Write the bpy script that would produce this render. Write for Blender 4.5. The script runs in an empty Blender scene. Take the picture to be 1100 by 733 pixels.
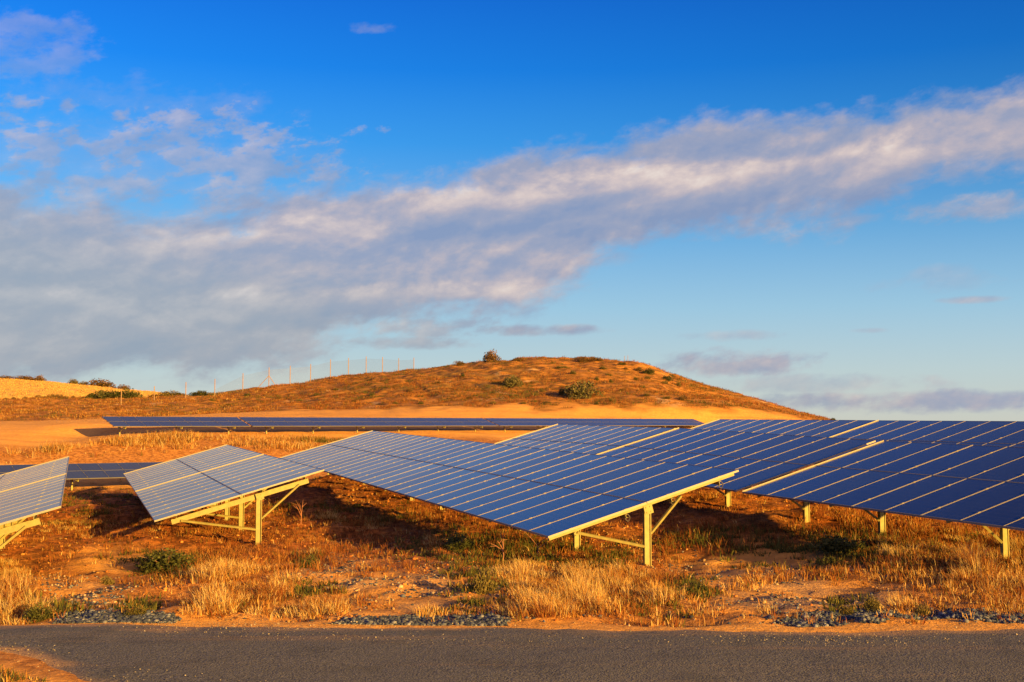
import bpy, math, random
import numpy as np
from mathutils import Matrix, Vector

rng = np.random.default_rng(7)
random.seed(7)
R = math.radians
C = bpy.context.scene.collection
F, PITCH, EYE = 1200.0, 0.0703, 2.85          # focal length in photo pixels, camera pitch, eye height
SUN_AZ, SUN_EL = R(136), R(10.5)

# ------------------------------------------------------------------ helpers
def ray(px, py):
    c, s = math.cos(PITCH), math.sin(PITCH)
    vx, vu = (px - 550) / F, -(py - 366.5) / F
    return np.array([vx, c - vu * s, s + vu * c])

def P(px, py, Y):
    v = ray(px, py)
    return v * (Y / v[1]) + np.array([0, 0, EYE])

def link(o, parent=None):
    C.objects.link(o)
    if parent: o.parent = parent
    return o

def tag(o, label=None, cat=None, group=None, kind=None):
    if label: o['label'] = label
    if cat: o['category'] = cat
    if group: o['group'] = group
    if kind: o['kind'] = kind
    return o

def empty(name, M):
    o = bpy.data.objects.new(name, None)
    o.empty_display_size = .3
    C.objects.link(o)
    o.matrix_world = M
    return o

class MB:
    def __init__(s): s.v = []; s.f = []
    def box(s, c, ax, ay, az):
        """box about centre c with half vectors ax, ay, az"""
        c, ax, ay, az = (np.array(q, float) for q in (c, ax, ay, az))
        b = len(s.v)
        for k in (-1, 1):
            for j in (-1, 1):
                for i in (-1, 1):
                    s.v.append(c + ax * i + ay * j + az * k)
        s.f += [tuple(b + q for q in t) for t in ((0, 2, 3, 1), (4, 5, 7, 6), (0, 1, 5, 4), (2, 6, 7, 3), (0, 4, 6, 2), (1, 3, 7, 5))]
    def bar(s, a, b, up, w, h):
        a, b, up = (np.array(q, float) for q in (a, b, up))
        d = b - a; L = np.linalg.norm(d); d /= L
        sd = np.cross(d, up); sd /= np.linalg.norm(sd); u = np.cross(sd, d)
        s.box((a + b) / 2, d * L / 2, sd * w / 2, u * h / 2)
    def tube(s, pts, rad, n=6):
        pts = [np.array(p, float) for p in pts]
        rad = rad if hasattr(rad, '__len__') else [rad] * len(pts)
        b = len(s.v)
        for i, p in enumerate(pts):
            d = pts[min(i + 1, len(pts) - 1)] - pts[max(i - 1, 0)]; d /= np.linalg.norm(d) + 1e-9
            u = np.cross(d, (0.3, 0.9, 0.2)); u /= np.linalg.norm(u); w = np.cross(d, u)
            for k in range(n):
                a = 2 * math.pi * k / n
                s.v.append(p + rad[i] * (u * math.cos(a) + w * math.sin(a)))
        for i in range(len(pts) - 1):
            for k in range(n):
                s.f.append((b + i * n + k, b + i * n + (k + 1) % n, b + (i + 1) * n + (k + 1) % n, b + (i + 1) * n + k))
        s.f.append(tuple(b + k for k in range(n))[::-1]); e = b + (len(pts) - 1) * n
        s.f.append(tuple(e + k for k in range(n)))
    def mesh(s, name, mat):
        me = bpy.data.meshes.new(name)
        me.from_pydata([tuple(q) for q in s.v], [], s.f); me.update()
        me.materials.append(mat)
        return me
    def build(s, name, mat, parent=None):
        return link(bpy.data.objects.new(name, s.mesh(name, mat)), parent)

def np_mesh(name, v, loops, starts, totals, mat, cols=None, smooth=False):
    me = bpy.data.meshes.new(name)
    me.vertices.add(len(v)); me.vertices.foreach_set('co', np.ascontiguousarray(v, np.float32).ravel())
    me.loops.add(len(loops)); me.loops.foreach_set('vertex_index', loops.astype(np.int32))
    me.polygons.add(len(starts)); me.polygons.foreach_set('loop_start', starts.astype(np.int32))
    try: me.polygons.foreach_set('loop_total', totals.astype(np.int32))
    except Exception: pass
    if smooth: me.polygons.foreach_set('use_smooth', np.ones(len(starts), bool))
    me.update(calc_edges=True)
    if cols is not None:
        a = me.attributes.new('Tint', 'FLOAT_COLOR', 'POINT')
        c4 = np.ones((len(v), 4), np.float32); c4[:, :3] = cols
        a.data.foreach_set('color', c4.ravel())
    me.materials.append(mat)
    return me

def hash2(ix, iy, seed):
    h = (ix.astype(np.int64) * 374761393 + iy.astype(np.int64) * 668265263 + seed * 974634777) & 0xFFFFFFFF
    h = ((h ^ (h >> 13)) * 1274126177) & 0xFFFFFFFF
    return ((h ^ (h >> 16)) & 0xFFFF) / 65535.0

def vnoise(x, y, seed=0):
    ix, iy = np.floor(x), np.floor(y)
    fx, fy = x - ix, y - iy
    fx, fy = fx * fx * (3 - 2 * fx), fy * fy * (3 - 2 * fy)
    a = hash2(ix, iy, seed); b = hash2(ix + 1, iy, seed); c = hash2(ix, iy + 1, seed); d = hash2(ix + 1, iy + 1, seed)
    return (a + (b - a) * fx) * (1 - fy) + (c + (d - c) * fx) * fy

def fbm(x, y, seed=0, o=4):
    s, a, t = 0, .5, 0
    for k in range(o):
        s = s + a * vnoise(x * 2 ** k + 17.3 * k, y * 2 ** k + 5.1 * k, seed + k); t += a; a *= .5
    return s / t

def sstep(a, b, x):
    t = np.clip((x - a) / (b - a), 0, 1); return t * t * (3 - 2 * t)

# ------------------------------------------------------------------ node helpers
class NT:
    def __init__(s, tree): s.t = tree; s.n = tree.nodes; s.l = tree.links
    def node(s, typ, **kw):
        n = s.n.new(typ)
        for k, v in kw.items(): setattr(n, k, v)
        return n
    def set(s, sock, v):
        if isinstance(v, bpy.types.NodeSocket): s.l.new(v, sock)
        else: sock.default_value = v
    def math(s, op, a, b=0.0, c=0.0, clamp=False):
        n = s.node('ShaderNodeMath', operation=op); n.use_clamp = clamp
        s.set(n.inputs[0], a); s.set(n.inputs[1], b)
        if len(n.inputs) > 2: s.set(n.inputs[2], c)
        return n.outputs[0]
    def mix(s, f, a, b, mode='MIX'):
        n = s.node('ShaderNodeMix', data_type='RGBA', blend_type=mode); n.clamp_factor = True
        s.set(n.inputs[0], f)
        for q, v in ((6, a), (7, b)):
            if not isinstance(v, bpy.types.NodeSocket): v = (*v[:3], 1)
            s.set(n.inputs[q], v)
        return n.outputs[2]
    def noise(s, vec, scale, detail=4, rough=.55, dist=0.0):
        n = s.node('ShaderNodeTexNoise'); n.inputs['Scale'].default_value = scale
        n.inputs['Detail'].default_value = detail; n.inputs['Roughness'].default_value = rough; n.inputs['Distortion'].default_value = dist
        if vec is not None: s.l.new(vec, n.inputs['Vector'])
        return n.outputs[0]
    def remap(s, v, a, b, c=0.0, d=1.0, smooth=True):
        n = s.node('ShaderNodeMapRange'); n.interpolation_type = 'SMOOTHSTEP' if smooth else 'LINEAR'
        s.set(n.inputs[0], v)
        for i, q in enumerate((a, b, c, d)): s.set(n.inputs[1 + i], q)
        return n.outputs[0]
    def ramp(s, f, stops):
        n = s.node('ShaderNodeValToRGB'); e = n.color_ramp.elements
        while len(e) < len(stops): e.new(.5)
        for q, (p, c) in zip(e, stops): q.position = p; q.color = (*c, 1)
        s.set(n.inputs[0], f); return n.outputs[0]

def new_mat(name):
    m = bpy.data.materials.new(name); m.use_nodes = True
    t = NT(m.node_tree); t.b = m.node_tree.nodes['Principled BSDF']
    return m, t

def attr(t, name):
    n = t.node('ShaderNodeAttribute'); n.attribute_name = name; return n

def mat_metal(name, col, rough=.5, metallic=.35, var=.25):
    m, t = new_mat(name)
    tc = t.node('ShaderNodeTexCoord')
    n = t.noise(tc.outputs['Object'], 9, 4)
    c = t.mix(t.remap(n, .3, .7), [q * (1 - var) for q in col], col)
    t.l.new(c, t.b.inputs['Base Color'])
    t.b.inputs['Roughness'].default_value = rough; t.b.inputs['Metallic'].default_value = metallic
    return m

STEEL = mat_metal('galvanised_steel', (.26, .235, .085), .55, .05)
ALU = mat_metal('anodised_aluminium', (.245, .235, .22), .5, .1, .08)
WOOD = mat_metal('weathered_fence_timber', (.3, .2, .13), .9, 0)
CABLE = mat_metal('grey_cable', (.09, .08, .08), .7, 0)
DULL = mat_metal('dull_frame', (.14, .14, .15), .5, .1, .08)

def mat_glass(name, ca, cb, sheen):
    m, t = new_mat(name)
    uv = t.node('ShaderNodeUVMap'); sx = t.node('ShaderNodeSeparateXYZ'); t.l.new(uv.outputs[0], sx.inputs[0])
    def grid(sock, n, w):
        a = t.math('FRACT', t.math('MULTIPLY', sock, n))
        return t.math('LESS_THAN', t.math('ABSOLUTE', t.math('SUBTRACT', a, .5)), w)
    gu = t.math('SUBTRACT', 1.0, grid(sx.outputs[0], 6, .475)); gv = t.math('SUBTRACT', 1.0, grid(sx.outputs[1], 12, .475))
    bus = grid(sx.outputs[0], 18, .04)
    g = t.math('MAXIMUM', gu, gv)
    oi = t.node('ShaderNodeObjectInfo')
    tc = t.node('ShaderNodeTexCoord')
    n = t.noise(tc.outputs['Object'], 3, 3)
    base = t.mix(oi.outputs['Random'], ca, cb)
    base = t.mix(t.math('MULTIPLY', bus, .4), base, (.06, .08, .13))
    base = t.mix(t.math('MULTIPLY', g, .8), base, (.07, .09, .15))
    dust = t.math('MULTIPLY', t.remap(n, .3, .8, .5, 1), .035)
    base = t.mix(dust, base, (.36, .38, .40))
    t.l.new(base, t.b.inputs['Base Color'])
    t.b.inputs['Roughness'].default_value = .12
    t.l.new(t.math('ADD', .16, t.math('MULTIPLY', oi.outputs['Random'], .05)), t.b.inputs['Roughness'])
    t.b.inputs['IOR'].default_value = 1.5
    t.b.inputs['Sheen Weight'].default_value = sheen; t.b.inputs['Sheen Roughness'].default_value = .22; t.b.inputs['Sheen Tint'].default_value = (.85, .93, 1, 1)
    return m
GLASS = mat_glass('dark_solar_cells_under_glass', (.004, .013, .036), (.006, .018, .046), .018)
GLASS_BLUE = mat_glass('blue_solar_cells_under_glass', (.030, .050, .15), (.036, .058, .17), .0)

def mat_tint(name, rough=.85, trans=.25, gain=1.0):
    m, t = new_mat(name)
    a = attr(t, 'Tint')
    c = a.outputs['Color']
    if gain != 1: c = t.mix(1.0, c, (gain, gain, gain), 'MULTIPLY')
    oi = t.node('ShaderNodeObjectInfo')
    t.l.new(c, t.b.inputs['Base Color']); t.b.inputs['Roughness'].default_value = rough
    t.b.inputs['Specular IOR Level'].default_value = .15
    if trans:
        tr = t.node('ShaderNodeBsdfTranslucent'); t.l.new(c, tr.inputs[0])
        mx = t.node('ShaderNodeMixShader'); mx.inputs[0].default_value = trans
        t.l.new(t.b.outputs[0], mx.inputs[1]); t.l.new(tr.outputs[0], mx.inputs[2])
        t.l.new(mx.outputs[0], m.node_tree.nodes['Material Output'].inputs[0])
    return m
BLADE = mat_tint('plant_blades', .8, .25)
LEAF = mat_tint('shrub_leaves', .7, .2)
STONE = mat_tint('crushed_stone', .85, 0)
BARK = mat_metal('shrub_bark', (.2, .12, .08), .9, 0)
TWIG = mat_metal('reddish_twig', (.34, .15, .1), .9, 0)

# ------------------------------------------------------------------ terrain
CP = []
def cp(x, y, z): CP.append((x, y, z + EYE))
for x in (-26, -14, -6, 0, 6, 14, 26):
    for y in (11, 13.5, 16): cp(x, y, -2.85)
for x in (-26, -12, 0, 12, 26): cp(x, 8, -2.85); cp(x, 3, -2.8)
for x, y in ((-40, -14), (0, -25), (40, -14)): cp(x, y, -2.5)
for q in ((2.6, 22, -2.9), (-1, 30, -2.78), (-5, 40, -2.6), (-8.2, 49, -2.5), (0, 20, -2.9), (5, 19.5, -2.85),
          (-6.5, 28.6, -3.12), (-10, 38, -3.02), (-13, 47, -2.95), (-4, 22, -2.98), (-10.5, 21, -3.15), (-14, 30, -3.08), (-17, 39, -3.0), (-13, 17.5, -2.95),
          (9.9, 22, -2.46), (8, 26, -2.34), (6, 32, -2.22), (2.5, 41, -2.08), (11.5, 17.5, -2.72), (14, 21, -2.4),
          (14, 30, -2.1), (12, 37, -1.92), (9, 46, -1.85), (20, 30, -1.9), (18, 38, -1.75), (26, 34, -1.8), (30, 26, -2.1), (14, 55, -1.8),
          (-19, 55, -3.42), (-15, 59, -3.4), (-25, 50, -3.45), (-33, 44, -3.4), (-9, 62, -3.1), (0, 56, -2.3),
          (-24, 62, -2.35), (-15, 66.5, -1.9), (-34, 56, -2.6), (-5, 72, -1.9), (4, 70, -1.9),
          (-24, 67.5, -1.1), (-27, 70, -1.1), (-16.3, 74, -1.08), (0, 87.6, -1.08), (9, 95, -1.05), (18, 102.7, -1.05), (-34, 66, -1.1), (-24, 76, -.42), (-28.5, 72.5, -.5), (-20.2, 78.6, -.42), (-12, 85.5, -.4), (-4, 92, -.35), (3, 97.5, -.55), (-36, 72, -.75), (-44, 60, -1.4), (30, 100, -1.3),
          (44, 60, -3), (60, 90, -5), (45, 110, -4), (80, 60, -8), (90, 140, -14), (60, 40, -2.5)): cp(*q)
def cpx(px, py, Y):
    p = P(px, py, Y); CP.append(tuple(p))
for px, py in ((-60, 454), (0, 453), (100, 450), (200, 446), (300, 441), (400, 440), (500, 437), (600, 436), (700, 437), (760, 438), (800, 442), (850, 447)): cpx(px, py, 108)
for px, py in ((-80, 430), (0, 430), (60, 429), (120, 428), (180, 427), (215, 425), (240, 424), (260, 421), (300, 414), (340, 409), (380, 404), (430, 400), (480, 393), (510, 390), (540, 388.5), (580, 387), (620, 387), (655, 388), (690, 390), (703, 394), (716, 402), (740, 411), (780, 421), (820, 432), (850, 439), (880, 447), (920, 462)): cpx(px, py, 150)
for px, py in ((380, 420), (430, 415), (500, 409), (560, 408), (640, 408), (700, 411), (300, 427), (740, 424), (800, 436)): cpx(px, py, 130)
for px, py in ((300, 417), (340, 413), (380, 409), (430, 405), (480, 399), (540, 394), (620, 393), (690, 397), (740, 417), (820, 440)): cpx(px, py, 170)
for px, py in ((-80, 436), (0, 437), (60, 436), (120, 434), (180, 432), (220, 431)): cpx(px, py, 185)
for px, py in ((-80, 405), (0, 408), (40, 410), (75, 413), (105, 416), (135, 419), (165, 422), (200, 425), (240, 428)): cpx(px, py, 270)
for px, py in ((-80, 418), (40, 421), (120, 425)): cpx(px, py, 232)
for px, py in ((0, 413), (120, 421), (200, 430), (300, 436), (450, 440), (600, 440), (750, 450), (900, 470)): cpx(px, py, 320)
CP = np.array(CP)
_xy = CP[:, :2] / 50.0
def _U(r2): return np.where(r2 > 1e-12, .5 * r2 * np.log(r2 + 1e-12), 0)
def _tps():
    n = len(CP); d = ((_xy[:, None] - _xy[None]) ** 2).sum(-1)
    K = _U(d) + np.eye(n) * 2e-5
    Q = np.c_[np.ones(n), _xy]
    A = np.block([[K, Q], [Q.T, np.zeros((3, 3))]])
    return np.linalg.solve(A, np.r_[CP[:, 2], 0, 0, 0])
_W = _tps()
def base_z(x, y):
    x = np.atleast_1d(np.asarray(x, float)); y = np.atleast_1d(np.asarray(y, float))
    out = np.empty(x.shape).ravel(); X, Y = x.ravel() / 50, y.ravel() / 50
    for i in range(0, len(X), 40000):
        a, b = X[i:i + 40000], Y[i:i + 40000]
        d = (a[:, None] - _xy[None, :, 0]) ** 2 + (b[:, None] - _xy[None, :, 1]) ** 2
        out[i:i + 40000] = _U(d) @ _W[:-3] + _W[-3] + _W[-2] * a + _W[-1] * b
    return out.reshape(x.shape)
def ROAD_FAR(x): return 15.75 + .0030 * (x - 1.0) ** 2 * np.where(x > 0, 1, .5) - .02 * x
def ROAD_NEAR(x): return np.minimum(np.where(x < -4.5, 12.3 - .9 * (x + 4.5), np.maximum(12.3 - .6 * (x + 4.5), 10.4)), 14.6)
def height(x, y):
    x = np.atleast_1d(np.asarray(x, float)); y = np.atleast_1d(np.asarray(y, float))
    z = base_z(x, y)
    far = np.hypot(x, y)
    # the land falls away beyond the hill
    w = np.maximum(sstep(300, 420, y), np.maximum(sstep(90, 200, np.abs(x) - .25 * np.maximum(y, 0)), sstep(-30, -90, y)))
    z = z * (1 - w) + (-18 - .012 * np.minimum(far, 4500)) * w
    road = sstep(ROAD_FAR(x) + .6, ROAD_FAR(x) - .1, y)
    near = sstep(70, 45, y)
    amp = (1 - .92 * road)
    z = z + amp * near * ((fbm(x * .55, y * .55, 3) - .5) * .42 + (fbm(x * 2.6, y * 2.6, 9, 3) - .5) * .13)
    hill = sstep(100, 125, y) * sstep(300, 250, y)
    gul = np.abs(fbm(x * .16 + .05 * y, y * .035, 25, 4) - .5) * 2
    z = z - hill * sstep(.25, .0, gul) * .2
    z = z + hill * ((fbm(x * .13, y * .13, 21) - .5) * .9 + (fbm(x * .7, y * .7, 31, 3) - .5) * .45)
    mid = sstep(60, 75, y) * sstep(118, 100, y)
    z = z + mid * (fbm(x * .5, y * .5, 41, 3) - .5) * .16
    return z
def hz(x, y): return float(height(np.array([x]), np.array([y]))[0])
def ground_at(px, py):
    px = np.atleast_1d(np.asarray(px, float)); py = np.atleast_1d(np.asarray(py, float))
    c, s = math.cos(PITCH), math.sin(PITCH)
    vx, vu = (px - 550) / F, -(py - 366.5) / F
    v = np.stack([vx, c - vu * s, s + vu * c], -1)
    z = np.zeros(len(v))
    for _ in range(12):
        t = (z - EYE) / np.minimum(v[:, 2], -1e-3)
        p = v * t[:, None]; z = .5 * z + .5 * height(p[:, 0], p[:, 1])
    t = (z - EYE) / np.minimum(v[:, 2], -1e-3)
    p = v * t[:, None]
    return np.stack([p[:, 0], p[:, 1], height(p[:, 0], p[:, 1])], -1)
def to_px(p):
    c, s = math.cos(PITCH), math.sin(PITCH)
    z = p[:, 2] - EYE
    d = p[:, 1] * c + z * s; u = -p[:, 1] * s + z * c
    return 550 + F * p[:, 0] / d, 366.5 - F * u / d

def axis(parts):
    out = [parts[0][0]]
    for a, b, d0, d1 in parts:
        x = a
        while x < b - 1e-6:
            t = (x - a) / (b - a); x = min(b, x + d0 + (d1 - d0) * t); out.append(x)
    return np.array(out)
def build_ground():
    xs_p = axis([(0, 16, .16, .16), (16, 70, .16, .9), (70, 400, 1.2, 30), (400, 5000, 60, 700)])
    xs = np.r_[-xs_p[:0:-1], xs_p]
    ys = axis([(-1200, -60, 150, 20), (-60, -16, 6, 1.2), (-16, 8, .8, .8), (8, 46, .16, .16), (46, 108, .16, .4), (108, 190, .4, .7), (190, 330, .8, 3), (330, 900, 8, 60), (900, 6000, 90, 700)])
    X, Y = np.meshgrid(xs, ys)
    Z = height(X, Y)
    v = np.stack([X.ravel(), Y.ravel(), Z.ravel()], 1)
    nx, ny = len(xs), len(ys)
    i = (np.arange(ny - 1)[:, None] * nx + np.arange(nx - 1)[None]).ravel()
    lo = np.stack([i, i + 1, i + nx + 1, i + nx], 1).ravel()
    st = np.arange(len(i)) * 4
    me = np_mesh('ground', v, lo, st, np.full(len(i), 4), mat_ground(), smooth=True)
    px, py = to_px(v); px = px; x, y = v[:, 0], v[:, 1]
    front = y > 8
    nz = fbm(x * .35, y * .35, 61) - .5
    nz2 = fbm(x * 1.3, y * 1.3, 71, 3) - .5
    def blob(cx, cy, sx, sy): return np.exp(-((px - cx) / sx) ** 2 - ((py - cy) / sy) ** 2) * front
    sand = np.zeros(len(v))
    for b in ((120, 605, 55, 16), (360, 630, 80, 28), (460, 640, 80, 25), (830, 600, 70, 16), (870, 640, 120, 22), (60, 640, 60, 18), (770, 605, 40, 16), (708, 403, 9, 4), (723, 413, 6, 4)):
        sand = np.maximum(sand, 1.25 * blob(*b))
    sand = sand * np.maximum(sstep(64, 50, y), sstep(120, 130, y))
    bench = sstep(79, 84, y + 6 * nz + np.abs(x + 10) * .03) * sstep(111, 107, y + 8 * nz) * (x > -70)
    strip = sstep(54, 56, y - .02 * x + 3 * nz) * sstep(61.5, 59.5, y + 4 * nz) * sstep(4, -2, x)
    left = sstep(-24, -27, x + 3 * nz) * sstep(64, 66, y) * sstep(92, 86, y + 10 * nz)
    verge = sstep(ROAD_FAR(x) + 1.3, ROAD_FAR(x) + .2, y + nz * 2.5) * (y > 14) + sstep(.2, -.6, y - ROAD_NEAR(x) + nz)
    dr = (x + 23.98) * (-.643) + (y - 67.51) * .766
    strip = np.maximum(strip, .9 * sstep(-1.2, -.6, dr + nz) * sstep(6, 4, dr) * sstep(-27, -25, x) * (y < 112))
    sand = np.maximum.reduce([sand * (.75 + 1.2 * nz2), bench, strip, left, verge * .9])
    gravel = np.zeros(len(v))
    for b in ((110, 640, 80, 14), (400, 625, 70, 28), (480, 635, 60, 28), (830, 622, 90, 14), (720, 605, 40, 14), (870, 645, 110, 12)):
        gravel = np.maximum(gravel, blob(*b))
    gravel = gravel * sstep(-.25, .2, nz2 + .3 * nz) * (y < 40)
    red = sstep(18, 24, y + 6 * nz) * sstep(62, 48, y)
    scrub = sstep(106, 110, y + 8 * nz) * sstep(200, 180, y)
    field = sstep(190, 215, y)
    for nm, a in (('sand', sand), ('gravel', gravel), ('red', red), ('scrub', scrub), ('field', field)):
        at = me.attributes.new(nm, 'FLOAT', 'POINT'); at.data.foreach_set('value', np.clip(a, 0, 1).astype(np.float32))
    o = link(bpy.data.objects.new('ground', me)); tag(o, kind='structure')

def mat_ground():
    m, t = new_mat('dry_earth')
    tc = t.node('ShaderNodeTexCoord'); ob = tc.outputs['Object']
    n1 = t.noise(ob, .6, 6, .6); n2 = t.noise(ob, 5, 6, .65); n3 = t.noise(ob, 28, 4, .6)
    A = {k: attr(t, k).outputs['Fac'] for k in ('sand', 'gravel', 'red', 'scrub', 'field')}
    dirt = t.mix(t.remap(n2, .35, .68), (.28, .115, .032), (.64, .30, .085))
    redc = t.mix(t.remap(n2, .38, .66), (.105, .035, .013), (.44, .135, .034))
    col = t.mix(t.math('MULTIPLY', A['red'], t.remap(n1, .3, .6, .3, .9)), dirt, redc)
    sandc = t.mix(t.remap(n2, .3, .75), (.68, .34, .085), (.82, .45, .125))
    sandc = t.mix(t.math('MULTIPLY', t.remap(n1, .52, .75), .5), sandc, (.46, .21, .06))
    mr = t.node('ShaderNodeMapping'); mr.inputs['Scale'].default_value = (.07, .9, 1); mr.inputs['Rotation'].default_value = (0, 0, -.62); t.l.new(ob, mr.inputs[0])
    sandc = t.mix(t.math('MULTIPLY', t.remap(t.noise(mr.outputs[0], 1.3, 5, .6), .5, .64), .5), sandc, (.50, .24, .07))
    sandc = t.mix(t.math('MULTIPLY', A['gravel'], .55), sandc, (.66, .47, .28))
    col = t.mix(A['sand'], col, sandc)
    vo = t.node('ShaderNodeTexVoronoi'); vo.inputs['Scale'].default_value = 22; t.l.new(ob, vo.inputs['Vector'])
    peb = t.mix(t.remap(vo.outputs['Distance'], .1, .5), (.30, .27, .26), (.10, .08, .08))
    col = t.mix(t.math('MULTIPLY', A['gravel'], t.remap(n3, .42, .6)), col, peb)
    # hill scrub: mottled orange soil, dry stems and dull green
    mp = t.node('ShaderNodeMapping'); mp.inputs['Scale'].default_value = (.55, 1.0, 1.6); t.l.new(ob, mp.inputs[0])
    h1 = t.noise(mp.outputs[0], 1.1, 6, .7); h2 = t.noise(mp.outputs[0], .16, 4, .6)
    sc = t.mix(t.remap(h1, .38, .6), (.165, .082, .023), (.46, .205, .05))
    sc = t.mix(t.math('MULTIPLY', t.remap(h2, .5, .7), .55), sc, (.17, .13, .045))
    sc = t.mix(t.math('MULTIPLY', t.remap(t.noise(ob, .3, 3), .62, .72), .6), sc, (.6, .42, .26))
    col = t.mix(A['scrub'], col, sc)
    fc = t.mix(t.remap(t.noise(mp.outputs[0], .5, 5, .6), .3, .7), (.56, .35, .12), (.64, .42, .16))
    col = t.mix(A['field'], col, fc)
    t.l.new(col, t.b.inputs['Base Color']); t.b.inputs['Roughness'].default_value = .95
    t.b.inputs['Specular IOR Level'].default_value = .1
    bp = t.node('ShaderNodeBump'); bp.inputs['Strength'].default_value = .9; bp.inputs['Distance'].default_value = .05
    hgt = t.math('ADD', t.math('MULTIPLY', n2, 1.0), t.math('MULTIPLY', n3, .45))
    t.l.new(hgt, bp.inputs['Height']); t.l.new(bp.outputs[0], t.b.inputs['Normal'])
    return m

def build_road():
    xs = np.arange(-40, 40.01, .16); K = 44
    far = ROAD_FAR(xs) + (fbm(xs * .9, xs * 0, 5) - .5) * .35 + (fbm(xs * 4, xs * 0, 6) - .5) * .15
    near = ROAD_NEAR(xs) + (fbm(xs * .7, xs * 0 + 4, 7) - .5) * .5 + (fbm(xs * 3, xs * 0 + 4, 8) - .5) * .2
    T = np.linspace(0, 1, K)
    X = np.repeat(xs[None], K, 0); Y = near[None] + (far - near)[None] * T[:, None]
    Z = height(X, Y) - .03 + .075 * np.sqrt(np.sin(np.pi * T).clip(0, 1))[:, None]
    v = np.stack([X.ravel(), Y.ravel(), Z.ravel()], 1); nx = len(xs)
    i = (np.arange(K - 1)[:, None] * nx + np.arange(nx - 1)[None]).ravel()
    lo = np.stack([i, i + 1, i + nx + 1, i + nx], 1).ravel()
    m, t = new_mat('worn_asphalt')
    tc = t.node('ShaderNodeTexCoord'); ob = tc.outputs['Object']
    sp = t.noise(ob, 45, 2, .5); b = t.noise(ob, 1.2, 5, .6)
    mp = t.node('ShaderNodeMapping'); mp.inputs['Scale'].default_value = (.12, 1.3, 1); t.l.new(ob, mp.inputs[0])
    st = t.noise(mp.outputs[0], 1.1, 5, .6)
    vo = t.node('ShaderNodeTexVoronoi'); vo.inputs['Scale'].default_value = 26; t.l.new(ob, vo.inputs['Vector'])
    sp2 = t.noise(ob, 14, 3, .6)
    col = t.mix(t.remap(sp, .36, .64), (.046, .052, .066), (.150, .156, .175))
    col = t.mix(t.math('MULTIPLY', t.remap(sp2, .45, .7), .45), col, (.15, .152, .16))
    col = t.mix(t.math('MULTIPLY', t.remap(b, .5, .68), .4), col, (.045, .05, .06))
    chip = t.math('MULTIPLY', t.math('LESS_THAN', vo.outputs['Distance'], .16), t.remap(st, .42, .62))
    col = t.mix(t.math('MULTIPLY', chip, .85), col, (.42, .33, .25))
    e = attr(t, 'edge').outputs['Fac']
    d = t.math('ADD', t.math('MULTIPLY', t.remap(st, .52, .75), .28), e, clamp=True)
    d = t.math('MULTIPLY', d, t.remap(sp, .25, .6, .35, 1))
    col = t.mix(d, col, (.46, .29, .15))
    t.l.new(col, t.b.inputs['Base Color']); t.b.inputs['Roughness'].default_value = .9
    t.b.inputs['Specular IOR Level'].default_value = .25
    bp = t.node('ShaderNodeBump'); bp.inputs['Strength'].default_value = .9; bp.inputs['Distance'].default_value = .016
    t.l.new(t.math('ADD', t.math('ADD', sp, sp2), t.math('MULTIPLY', chip, .5)), bp.inputs['Height']); t.l.new(bp.outputs[0], t.b.inputs['Normal'])
    me = np_mesh('road', v, lo, np.arange(len(i)) * 4, np.full(len(i), 4), m, smooth=True)
    nzz = fbm(v[:, 0] * .8, v[:, 1] * 2.5, 51) - .5
    ed = sstep(.7, .0, (far[None] - Y).ravel() + nzz * 1.6) * .9 + sstep(.5, -.1, (Y - near[None]).ravel() + nzz * 1.3)
    at = me.attributes.new('edge', 'FLOAT', 'POINT'); at.data.foreach_set('value', np.clip(ed, 0, 1).astype(np.float32))
    tag(link(bpy.data.objects.new('road', me)), kind='structure')

build_ground()
build_road()

# ------------------------------------------------------------------ solar tables
def frame_of(az, el, tilt, flip=False):
    r = np.array([math.sin(az) * math.cos(el), math.cos(az) * math.cos(el), math.sin(el)])
    h = np.array([math.cos(az), -math.sin(az), 0.0])
    if flip: h = -h
    n = np.cross(h, r); n /= np.linalg.norm(n)
    if n[2] < 0: n = -n
    s = math.cos(tilt) * h + math.sin(tilt) * n; s /= np.linalg.norm(s)
    return r, s, np.cross(r, s) if np.cross(r, s)[2] > 0 else np.cross(s, r)

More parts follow.
